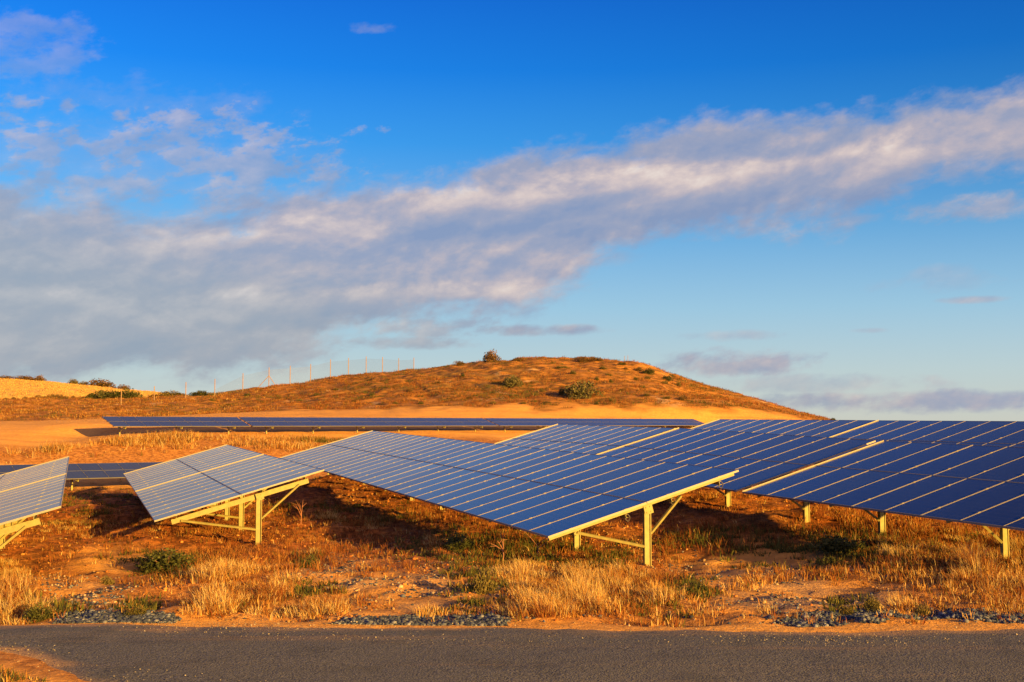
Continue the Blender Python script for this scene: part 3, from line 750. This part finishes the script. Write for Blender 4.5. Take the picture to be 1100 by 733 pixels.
def shrub(name, kind, px, py, Y, wpx, hpx, label, cat='shrub', group=None, sink=.05):
    """a shrub of the given size standing on the ground near distance Y"""
    v = ray(px, 440); x = v[0] / v[1] * Y
    z = hz(x, Y)
    w, h = wpx / F * Y * .5 * 1.2, hpx / F * Y * 1.2
    e = empty(name, Matrix.Translation((x, Y, z - h * sink)) @ Matrix.Rotation(random.uniform(0, 6.28), 4, 'Z') @ Matrix.Diagonal((w, w * .9, h, 1)))
    tag(e, label, cat, group)
    cm, sm = protos[kind + str(random.randrange(3))]
    link(bpy.data.objects.new('crown', cm), e)
    if hpx > 6: link(bpy.data.objects.new('stem', sm), e)
    return e
# the hill
shrub('shrub', 'brown', 528, 390, 149, 19, 13, 'tall round bush standing alone on the crest of the hill')
shrub('shrub', 'brown', 494, 392, 150, 13, 5, 'low brown bush on the hill crest left of the tall round bush')
shrub('shrub', 'brown', 556, 388, 150, 17, 5, 'flat brown bush on the hill crest right of the tall round bush')
shrub('shrub', 'brown', 626, 388, 150, 15, 6, 'left one of two low bushes side by side on top of the hill')
shrub('shrub', 'brown', 640, 388, 150, 15, 5, 'right one of two low bushes side by side on top of the hill')
def on_hill(px, py):
    best = min(np.arange(109, 151, .5), key=lambda Y: abs(to_px(np.array([[ray(px, 440)[0] / ray(px, 440)[1] * Y, Y, hz(ray(px, 440)[0] / ray(px, 440)[1] * Y, Y)]]))[1][0] - py))
    return float(best)
shrub('shrub', 'sage', 551, 415, on_hill(551, 415), 26, 13, 'grey green shrub in the middle of the hillside, the smaller of two')
shrub('shrub', 'sage', 626, 427, on_hill(626, 427), 42, 19, 'big grey green shrub low on the hillside, the widest on the slope')
shrub('shrub', 'dark', 607, 424, on_hill(607, 424), 16, 8, 'dark leafy clump standing in for the shadow left of the big grey green shrub')  # dark clump added in place of the big shrub's cast shadow
shrub('shrub', 'dark', 697, 402, on_hill(697, 402), 16, 6, 'dark shrub at the right shoulder of the hill beside the pale scar')
shrub('shrub', 'dark', 716, 409, on_hill(716, 409), 12, 6, 'dark shrub just below the pale scar on the right shoulder of the hill')
shrub('shrub', 'brown', 734, 430, on_hill(734, 430), 11, 5, 'small dark shrub low on the right end of the hillside')
shrub('shrub', 'dark', 894, 452, 140, 9, 4, 'tiny dark bush at the far right foot of the hill')
GH = 'small shrubs dotted over the hill'
small = [(600, 396, 9, 3), (615, 402, 8, 4), (607, 395, 7, 3), (641, 409, 6, 4), (656, 411, 5, 4), (648, 397, 9, 3), (654, 404, 8, 3), (672, 397, 7, 3), (669, 392, 9, 3), (687, 398, 8, 5), (714, 412, 8, 4), (729, 415, 6, 5), (721, 406, 8, 4),
         (696, 407, 8, 3), (683, 408, 5, 3), (694, 425, 8, 3), (716, 428, 10, 3), (657, 432, 8, 3), (641, 436, 6, 3), (587, 433, 10, 3), (549, 426, 9, 3), (520, 420, 7, 3), (505, 428, 8, 3), (478, 431, 8, 3), (452, 434, 7, 3), (440, 421, 7, 3), (415, 412, 6, 2.5),
         (400, 425, 8, 3), (380, 432, 7, 3), (360, 420, 7, 3), (340, 425, 8, 3), (322, 431, 8, 3), (300, 428, 7, 3), (281, 433, 7, 3), (265, 426, 7, 3), (246, 436, 8, 3), (228, 431, 7, 3), (690, 416, 7, 3), (760, 430, 7, 3), (775, 428, 8, 3), (790, 434, 7, 3), (812, 436, 6, 3), (668, 420, 7, 3), (583, 421, 7, 3), (572, 412, 6, 3), (470, 412, 7, 3), (497, 405, 6, 3), (530, 434, 7, 3), (562, 436, 7, 2.5), (425, 434, 7, 2.5)]
for px_, py_, w_, h_ in small:
    shrub('shrub', random.choice(['dark', 'olive', 'olive', 'brown']), px_, py_, on_hill(px_, py_), w_, h_, 'small dull green or brown shrub dotted on the scrubby slope of the hill', group=GH)
# skyline at the left
for px_, w_, h_, k_, lab in ((4, 22, 4, 'brown', 'low brown bush on the golden field crest at the left edge of the picture'), (24, 24, 5, 'brown', 'long flat brown bush on the golden field crest'), (42, 12, 7, 'brown', 'small round tree like bush on the golden field crest'),
                             (78, 13, 6, 'olive', 'left one of two touching bushes on the golden field crest'), (89, 11, 5, 'olive', 'right one of two touching bushes on the golden field crest'), (107, 34, 9, 'brown', 'wide reddish brown bush on the right part of the field crest'), (131, 16, 6, 'brown', 'brown bush at the right end of the field crest')):
    shrub('shrub', k_, px_, 410, 271, w_, h_, lab)
for px_, Y_, w_, h_, k_, lab in ((98, 151, 14, 6, 'dark', 'small dark bush at the left end of the green thicket below the golden field'), (117, 151, 30, 10, 'dark', 'dark green bush in the middle of the thicket below the golden field'), (138, 151, 32, 9, 'dark', 'wide bush at the right end of the thicket below the golden field'),
                                 (167, 153, 20, 5, 'brown', 'reddish brown bush right of the thicket on the ridge'), (184, 153, 26, 6, 'olive', 'olive bush on the ridge left of the fence post'), (197, 153, 12, 5, 'brown', 'narrow brown bush on the ridge behind the fence post'), (214, 152, 24, 7, 'dark', 'green bush on the ridge just left of the tall wire fence'),
                                 (227, 151, 10, 5, 'olive', 'small bush at the foot of the first tall fence post'), (250, 149, 13, 4, 'olive', 'low bush on the ridge under the wire fence')):
    shrub('shrub', k_, px_, 425, Y_, w_, h_, lab)
for px_, w_, h_ in ((6, 7, 3), (14, 6, 3), (27, 7, 4), (34, 8, 4), (41, 8, 5), (47, 5, 4), (52, 5, 4), (57, 6, 6), (61, 5, 5), (66, 6, 5), (71, 6, 4), (78, 4, 3)):
    shrub('shrub', 'brown', px_, 429, 150, w_ * 1.1, h_ * 1.1, 'small dark bush in the hedge line at the foot of the golden field', group='bushes along the foot of the golden field')
# near weeds that stand out
for px_, py_, w_, h_, k_, lab in ((182, 612, 70, 22, 'dark', 'wide dark green weed clump on the sandy mound at the left'), (334, 610, 24, 11, 'dark', 'small green weed clump at the edge of the pale gravel'), (520, 636, 26, 30, 'olive', 'tall green weed clump at the left end of the central grass'),
                                  (493, 590, 46, 15, 'dark', 'dark weed clump below the lower edge of the central table'), (905, 660, 16, 12, 'olive', 'leftmost small green weed in the gravel at the right road edge'), (931, 657, 24, 16, 'olive', 'bushy yellow green weed in the gravel at the right road edge'), (748, 637, 30, 12, 'dark', 'green weed clump right of the central grass'),
                                  (50, 665, 34, 16, 'dark', 'green weed clump at the road edge in the lower left'), (150, 660, 26, 8, 'olive', 'low weed just above the dark gravel at the left'), (900, 592, 60, 16, 'dark', 'dark weed clump in the shade before the right table'), (120, 628, 14, 9, 'olive', 'tiny green weed at the top of the stony patch at the left'),
                                  (985, 660, 18, 14, 'olive', 'small weed between grass tufts at the right road edge')):
    p = ground_at([px_], [py_])[0]
    shrub('weed_clump', k_, px_, py_, float(p[1]), w_, h_, lab, 'weed')
# bare twigs
def twig(px_, py_, hpx, seed, label):
    p = ground_at([px_], [py_])[0]; h = hpx / F * p[1]
    g = np.random.default_rng(seed); e = empty('bare_twig', Matrix.Translation(p)); tag(e, label, 'dead plant')
    m = MB()
    m.tube([(0, 0, -.05), (.03 * h, 0, h * .3), (.0, .02, h * .45)], [.014, .011, .009])
    for k in range(4):
        a = g.uniform(-1.1, 1.1); L_ = h * g.uniform(.45, .7)
        s0 = np.array([.02 * h, 0, h * g.uniform(.28, .45)]); d = np.array([math.sin(a), g.uniform(-.4, .4), math.cos(a) * .9])
        m.tube([s0, s0 + d * L_ * .5 + (0, 0, .03 * h), s0 + d * L_], [.009, .007, .003])
        d2 = d + g.normal(0, .5, 3); m.tube([s0 + d * L_ * .5 + (0, 0, .03 * h), s0 + d * L_ * .5 + d2 * L_ * .4], [.006, .003])
    m.build('branch', TWIG, e)
twig(323, 562, 28, 1, 'bare reddish forked twig in the shade between the left pair and the central table')
twig(540, 606, 34, 2, 'bare reddish stalks standing below the lower edge of the central table')
twig(577, 600, 34, 4, 'bare curved twig just left of the low corner of the central table')

# ------------------------------------------------------------------ wire fence on the ridge
def fence():
    FP = [(130, 436, 130, 1.9), (165.5, 433, 134, 1.9), (199.4, 430, 140, 2.1), (230.6, 424, 146, 2.3), (260.7, 421, 147, 2.6), (288.7, 417, 148, 2.6), (311.5, 414, 149, 2.6), (333.5, 411, 150, 2.55), (354.8, 408, 152, 2.5), (374.2, 406, 155, 2.5), (393.2, 404, 158, 2.5), (410.8, 403, 161, 2.5), (428.2, 402, 165, 2.5), (444.5, 401, 169, 2.5)]
    pts = []
    for px_, py_, Y, h in FP:
        v = ray(px_, py_); x = v[0] / v[1] * Y; pts.append(np.array([x, Y, hz(x, Y)]))
    t = empty('wire_fence', Matrix.Translation(pts[5])); tag(t, 'tall wire mesh fence on thin posts climbing the ridge left of the hill', 'fence')
    o = pts[5]
    m, n = new_mat('woven_wire'); n.b.inputs['Base Color'].default_value = (.07, .07, .08, 1)
    tr = n.node('ShaderNodeBsdfTransparent'); mx = n.node('ShaderNodeMixShader')
    uv = n.node('ShaderNodeUVMap'); w = n.node('ShaderNodeTexWave'); w.inputs['Scale'].default_value = 9; n.l.new(uv.outputs[0], w.inputs[0])
    n.l.new(n.remap(w.outputs[0], .0, 1., .04, .10), mx.inputs[0])
    n.l.new(tr.outputs[0], mx.inputs[1]); n.l.new(n.b.outputs[0], mx.inputs[2]); n.l.new(mx.outputs[0], m.node_tree.nodes['Material Output'].inputs[0])
    for i, (p, fp) in enumerate(zip(pts, FP)):
        b = MB(); q = p - o; h = fp[3]
        b.tube([q + (0, 0, -.3), q + (0, 0, h)], [.055, .05], 7); b.build('post', WOOD, t)
        if i == 5:
            for d in (-1.5, 1.2):
                b = MB(); b.tube([q + (d, -.1, -.2), q + (0, 0, h * .58)], .045, 6); b.build('strut', WOOD, t)
    for i in range(3, len(pts) - 1):
        a, c = pts[i] - o, pts[i + 1] - o
        ha, hc = FP[i][3] * .88, FP[i + 1][3] * .88
        if i == 3: ha = .9
        b = MB(); u = np.array([0, .006, 0])
        b.v = [a - u, c - u, c - u + (0, 0, hc), a - u + (0, 0, ha), a + u, c + u, c + u + (0, 0, hc), a + u + (0, 0, ha)]
        b.f = [(0, 1, 2, 3), (7, 6, 5, 4), (3, 2, 6, 7), (0, 4, 5, 1), (0, 3, 7, 4), (1, 5, 6, 2)]
        me = b.mesh('wire_mesh', m); me.uv_layers.new(name='UVMap')
        link(bpy.data.objects.new('wire_mesh', me), t)
fence()
for px_, lab in ((671, 'left one of two thin stakes on top of the hill'), (674.5, 'right one of two thin stakes on top of the hill')):
    v = ray(px_, 390); x = v[0] / v[1] * 150
    b = MB(); b.tube([(0, 0, -.2), (0, 0, .75)], .03, 6); o = b.build('stake', WOOD); o.location = (x, 150, hz(x, 150)); tag(o, lab, 'stake')

# ------------------------------------------------------------------ sky
def srgb(r, g, b):
    return [(q / 255 / 12.92 if q / 255 <= .04045 else ((q / 255 + .055) / 1.055) ** 2.4) for q in (r, g, b)]
EXPOSURE = 1.5
SKY_STR = .1
def build_world():
    w = bpy.data.worlds.new('World'); bpy.context.scene.world = w; w.use_nodes = True
    t = NT(w.node_tree); bg = w.node_tree.nodes['Background']; bg.inputs[1].default_value = SKY_STR
    k = 1.0 / (2 ** EXPOSURE * SKY_STR)
    sky = t.node('ShaderNodeTexSky', sky_type='NISHITA'); sky.sun_disc = False
    sky.sun_elevation = SUN_EL; sky.sun_rotation = SUN_AZ; sky.air_density = 1.0; sky.dust_density = .6; sky.ozone_density = 2.0
    tc = t.node('ShaderNodeTexCoord'); d = tc.outputs['Generated']
    sx = t.node('ShaderNodeSeparateXYZ'); t.l.new(d, sx.inputs[0])
    az = t.math('MULTIPLY', t.math('ARCTAN2', sx.outputs[0], sx.outputs[1]), 180 / math.pi)
    el = t.math('MULTIPLY', t.math('ARCSINE', sx.outputs[2]), 180 / math.pi)
    # clear sky colour by height: deep blue overhead, pale at the horizon
    e01 = t.math('DIVIDE', el, 40.0, clamp=True)
    stops = [(0, (205, 208, 198)), (.06, (190, 210, 214)), (.14, (158, 202, 228)), (.24, (108, 178, 232)), (.35, (52, 152, 234)), (.44, (8, 126, 228)), (.53, (0, 106, 214)), (.62, (0, 78, 180)), (.75, (0, 58, 146)), (1, (0, 34, 88))]
    grad = t.ramp(e01, [(p, srgb(*c)) for p, c in stops])
    grad = t.mix(1.0, grad, (k, k, k), 'MULTIPLY')
    # a little brighter to the left, darker to the right, as under a low sun with a polarised patch
    side = t.math('ADD', 1.0, t.math('MULTIPLY', t.remap(az, -26, 26, .26, -.26, False), t.remap(el, 3, 17)))
    cs = t.node('ShaderNodeCombineXYZ')
    for i in range(3): t.l.new(side, cs.inputs[i])
    grad = t.mix(1.0, grad, cs.outputs[0], 'MULTIPLY')
    nis = t.mix(1.0, sky.outputs[0], (.35, .35, .35), 'MULTIPLY')
    clear = t.mix(.93, nis, grad)
    # the bright warm part of the sky round the low sun, behind the viewpoint
    dp = t.node('ShaderNodeVectorMath', operation='DOT_PRODUCT'); t.l.new(d, dp.inputs[0])
    dp.inputs[1].default_value = (math.sin(SUN_AZ) * math.cos(SUN_EL), math.cos(SUN_AZ) * math.cos(SUN_EL), math.sin(SUN_EL))
    gl = t.math('POWER', t.math('MAXIMUM', dp.outputs['Value'], 0.0), 3.0)
    glow = t.mix(gl, (0, 0, 0), (1.75 * k, .98 * k, .5 * k))
    clear = t.mix(1.0, clear, glow, 'ADD')
    # ---- clouds, laid out by azimuth and elevation in degrees
    def A(px): return math.degrees(math.atan2(*ray(px, 366)[:2]))
    def E(py, px=550):
        v = ray(px, py); return math.degrees(math.asin(v[2] / np.linalg.norm(v)))
    cb = t.node('ShaderNodeCombineXYZ')
    tilt = t.math('SUBTRACT', el, t.math('MULTIPLY', az, .14))
    t.l.new(t.math('MULTIPLY', az, .062), cb.inputs[0]); t.l.new(t.math('MULTIPLY', tilt, .112), cb.inputs[1])
    vec = cb.outputs[0]
    n1 = t.noise(vec, 2.2, 9, .55, .2)
    n2 = t.noise(vec, 6.5, 8, .58, .2)
    def off(dx, dy):
        m = t.node('ShaderNodeMapping'); m.inputs['Location'].default_value = (dx, dy, 0); t.l.new(vec, m.inputs[0]); return m.outputs[0]
    n1s = t.noise(off(.02, -.06), 2.2, 9, .55, .2)
    n2s = t.noise(off(.006, -.022), 6.5, 8, .58, .2)
    relief = t.math('ADD', t.math('MULTIPLY', t.math('SUBTRACT', n1, n1s), -2.4), t.math('MULTIPLY', t.math('SUBTRACT', n2, n2s), -.8))
    nz = t.math('ADD', t.math('MULTIPLY', t.math('SUBTRACT', n1, .5), 1.0), t.math('MULTIPLY', t.math('SUBTRACT', n2, .5), .6))
    n3 = t.noise(vec, 15, 6, .6, .1)
    nzp = t.math('ADD', t.math('ADD', t.math('MULTIPLY', t.math('SUBTRACT', n1, .5), .55), t.math('MULTIPLY', t.math('SUBTRACT', n2, .5), .9)), t.math('MULTIPLY', t.math('SUBTRACT', n3, .5), .5))
    nz = t.math('ADD', nz, t.math('MULTIPLY', t.math('SUBTRACT', n3, .5), .28))
    def curve(pts):
        n = t.node('ShaderNodeFloatCurve'); c = n.mapping.curves[0]
        pts = [((a + 30) / 60, e / 30) for a, e in pts]
        while len(c.points) < len(pts): c.points.new(.5, .5)
        for q, p in zip(c.points, pts): q.location = p; q.handle_type = 'AUTO_CLAMPED'
        n.mapping.update()
        t.l.new(t.math('DIVIDE', t.math('ADD', az, 30.0), 60.0, clamp=True), n.inputs['Value'])
        return t.math('MULTIPLY', n.outputs[0], 30.0)
    top = curve([(A(x_), E(y_, x_)) for x_, y_ in ((-100, 165), (0, 185), (120, 205), (230, 215), (330, 195), (450, 192), (540, 165), (620, 150), (720, 138), (840, 125), (950, 106), (1040, 96), (1110, 85), (1200, 70))])
    bot = curve([(A(x_), E(y_, x_)) for x_, y_ in ((-100, 425), (0, 420), (150, 415), (280, 404), (380, 376), (470, 350), (560, 334), (620, 312), (650, 286), (700, 262), (800, 248), (900, 238), (980, 212), (1050, 190), (1110, 178), (1200, 168))])
    edge = t.math('MINIMUM', t.math('SUBTRACT', el, bot), t.math('SUBTRACT', top, el))
    dens = t.remap(t.math('ADD', edge, t.math('MULTIPLY', nz, 4.8)), -.5, 1.3)
    # gaps inside the big bank
    body = t.remap(t.math('ADD', t.math('SUBTRACT', nz, t.math('MULTIPLY', t.remap(az, -1, -17), .20)), t.math('MULTIPLY', edge, .10)), -.42, .0)
    dens = t.math('MULTIPLY', dens, t.math('ADD', .45, t.math('MULTIPLY', body, .55)))
    def patch(px, py, sx_, sy_, amt, gain=1.0):
        a0, e0 = A(px), E(py, px); sa, se = sx_ / 21.0, sy_ / 21.0
        qa = t.math('DIVIDE', t.math('SUBTRACT', az, a0), sa); qe = t.math('DIVIDE', t.math('SUBTRACT', el, e0), se)
        r2 = t.math('ADD', t.math('MULTIPLY', qa, qa), t.math('MULTIPLY', qe, qe))
        v = t.math('ADD', t.math('SUBTRACT', .92, r2), t.math('MULTIPLY', nzp, amt * 1.25))
        return t.math('MULTIPLY', t.remap(v, .0, 1.1), gain)
    lower = None
    for a in ((790, 390, 110, 18, 2.0, .95), (960, 432, 210, 14, 1.9, .95), (1080, 428, 100, 9, 1.4, .9), (570, 355, 95, 8, 1.8, .95), (420, 368, 120, 10, 2.0, .85), (590, 310, 45, 7, 1.0, .6), (1045, 322, 38, 5, 1.2, .7), (935, 355, 26, 4, 1.2, .55), (790, 360, 60, 8, 1.6, .5),
              (20, 48, 80, 44, 3.4, .36), (400, 31, 34, 7, 3.2, .32), (1050, 225, 95, 18, 2.2, .75), (920, 235, 40, 10, 1.6, .6), (120, 150, 230, 44, 4.6, .7), (140, 165, 260, 60, 1.6, .32), (500, 305, 150, 32, 2.2, .8), (430, 348, 140, 20, 2.6, .8), (880, 412, 130, 14, 2.2, .5), (60, 206, 180, 34, 3.2, .7), (260, 182, 140, 30, 4.2, .7), (1010, 300, 80, 16, 2.2, .25), (150, 110, 170, 30, 3.0, .18), (640, 275, 60, 16, 1.6, .4)):
        p_ = patch(*a); lower = p_ if lower is None else t.math('MAXIMUM', lower, p_)
    dens = t.math('MAXIMUM', dens, lower)
    dens = t.math('MULTIPLY', dens, t.remap(el, -1.0, .6))
    def ridge(pts, up_, width, x0, x1, amt):
        r_ = t.math('ADD', t.math('SUBTRACT', el, curve([(A(a), E(b, a)) for a, b in pts])), t.math('MULTIPLY', t.math('SUBTRACT', n1, .5), 3.2))
        q = t.math('DIVIDE', t.math('SUBTRACT', r_, up_), width)
        g_ = t.math('POWER', 2.718, t.math('MULTIPLY', t.math('MULTIPLY', q, q), -1.0))
        a0, a1 = A(x0), A(x1)
        return t.math('MULTIPLY', t.math('MULTIPLY', g_, t.math('MULTIPLY', t.remap(az, a0 - 2, a0 + 2), t.remap(az, a1 + 2, a1 - 2))), amt)
    main = ((-100, 235), (300, 225), (480, 216), (680, 196), (850, 178), (960, 165), (1050, 152), (1200, 130))
    left_ = ((-100, 285), (0, 275), (150, 268), (280, 255), (400, 238), (520, 250), (1200, 250))
    shelf = ((-100, 372), (100, 345), (300, 325), (450, 316), (600, 310), (1200, 300))
    band_ = ((-100, 330), (60, 318), (200, 352), (330, 366), (480, 360), (1200, 360))
    rid = t.math('ADD', t.math('ADD', ridge(main, .1, .7, 430, 1020, .40), ridge(main, -1.7, 1.1, 430, 980, -.28)), t.math('ADD', ridge(left_, .1, .6, 60, 400, .25), t.math('ADD', ridge(main, 1.7, .9, 480, 1080, -.12), t.math('ADD', ridge(shelf, .1, .55, 200, 600, .30), t.math('ADD', ridge(shelf, -1.2, .7, 100, 600, -.16), ridge(band_, .1, .5, -60, 480, .22))))))
    lit = t.math('ADD', t.math('ADD', t.math('ADD', .42, relief), rid), t.math('ADD', t.math('MULTIPLY', t.math('SUBTRACT', n2, .5), .6), t.math('MULTIPLY', t.math('SUBTRACT', n3, .5), .3)), clamp=True)
    warm = t.ramp(lit, [(0, srgb(138, 154, 188)), (.33, srgb(160, 165, 188)), (.58, srgb(190, 180, 188)), (.82, srgb(222, 203, 196)), (1, srgb(238, 222, 210))])
    grey = t.ramp(lit, [(0, srgb(146, 158, 176)), (.45, srgb(163, 167, 178)), (.8, srgb(184, 182, 186)), (1, srgb(205, 198, 197))])
    low = t.remap(t.math('ADD', el, t.math('MULTIPLY', az, .22)), 7.5, 1.5)
    cc = t.mix(low, warm, grey)
    cc = t.mix(1.0, cc, (k, k, k), 'MULTIPLY')
    fin = t.mix(t.math('MULTIPLY', dens, t.remap(az, -24, 8, .84, .93)), clear, cc)
    t.l.new(fin, bg.inputs[0])
build_world()

sun = bpy.data.lights.new('sun', 'SUN'); sun.energy = 5.0; sun.angle = R(.5); sun.color = (1, .54, .085)
so = bpy.data.objects.new('sun', sun); C.objects.link(so)
sd = Vector((math.sin(SUN_AZ) * math.cos(SUN_EL), math.cos(SUN_AZ) * math.cos(SUN_EL), math.sin(SUN_EL)))
so.rotation_euler = sd.to_track_quat('Z', 'Y').to_euler(); so.location = sd * 60

cam = bpy.data.cameras.new('camera'); co = bpy.data.objects.new('camera', cam); C.objects.link(co)
cam.sensor_width = 36; cam.lens = 36 * F / 1100; cam.clip_start = .1; cam.clip_end = 9000
co.location = (0, 0, EYE); co.rotation_euler = (R(90) + PITCH, 0, 0)
sc = bpy.context.scene; sc.camera = co
sc.view_settings.view_transform = 'Standard'; sc.view_settings.look = 'None'; sc.view_settings.exposure = EXPOSURE; sc.view_settings.gamma = 1; sc.view_settings.use_curve_mapping = False
sc.render.engine = 'CYCLES'; sc.cycles.use_denoising = True; sc.cycles.max_bounces = 6; sc.cycles.transparent_max_bounces = 12
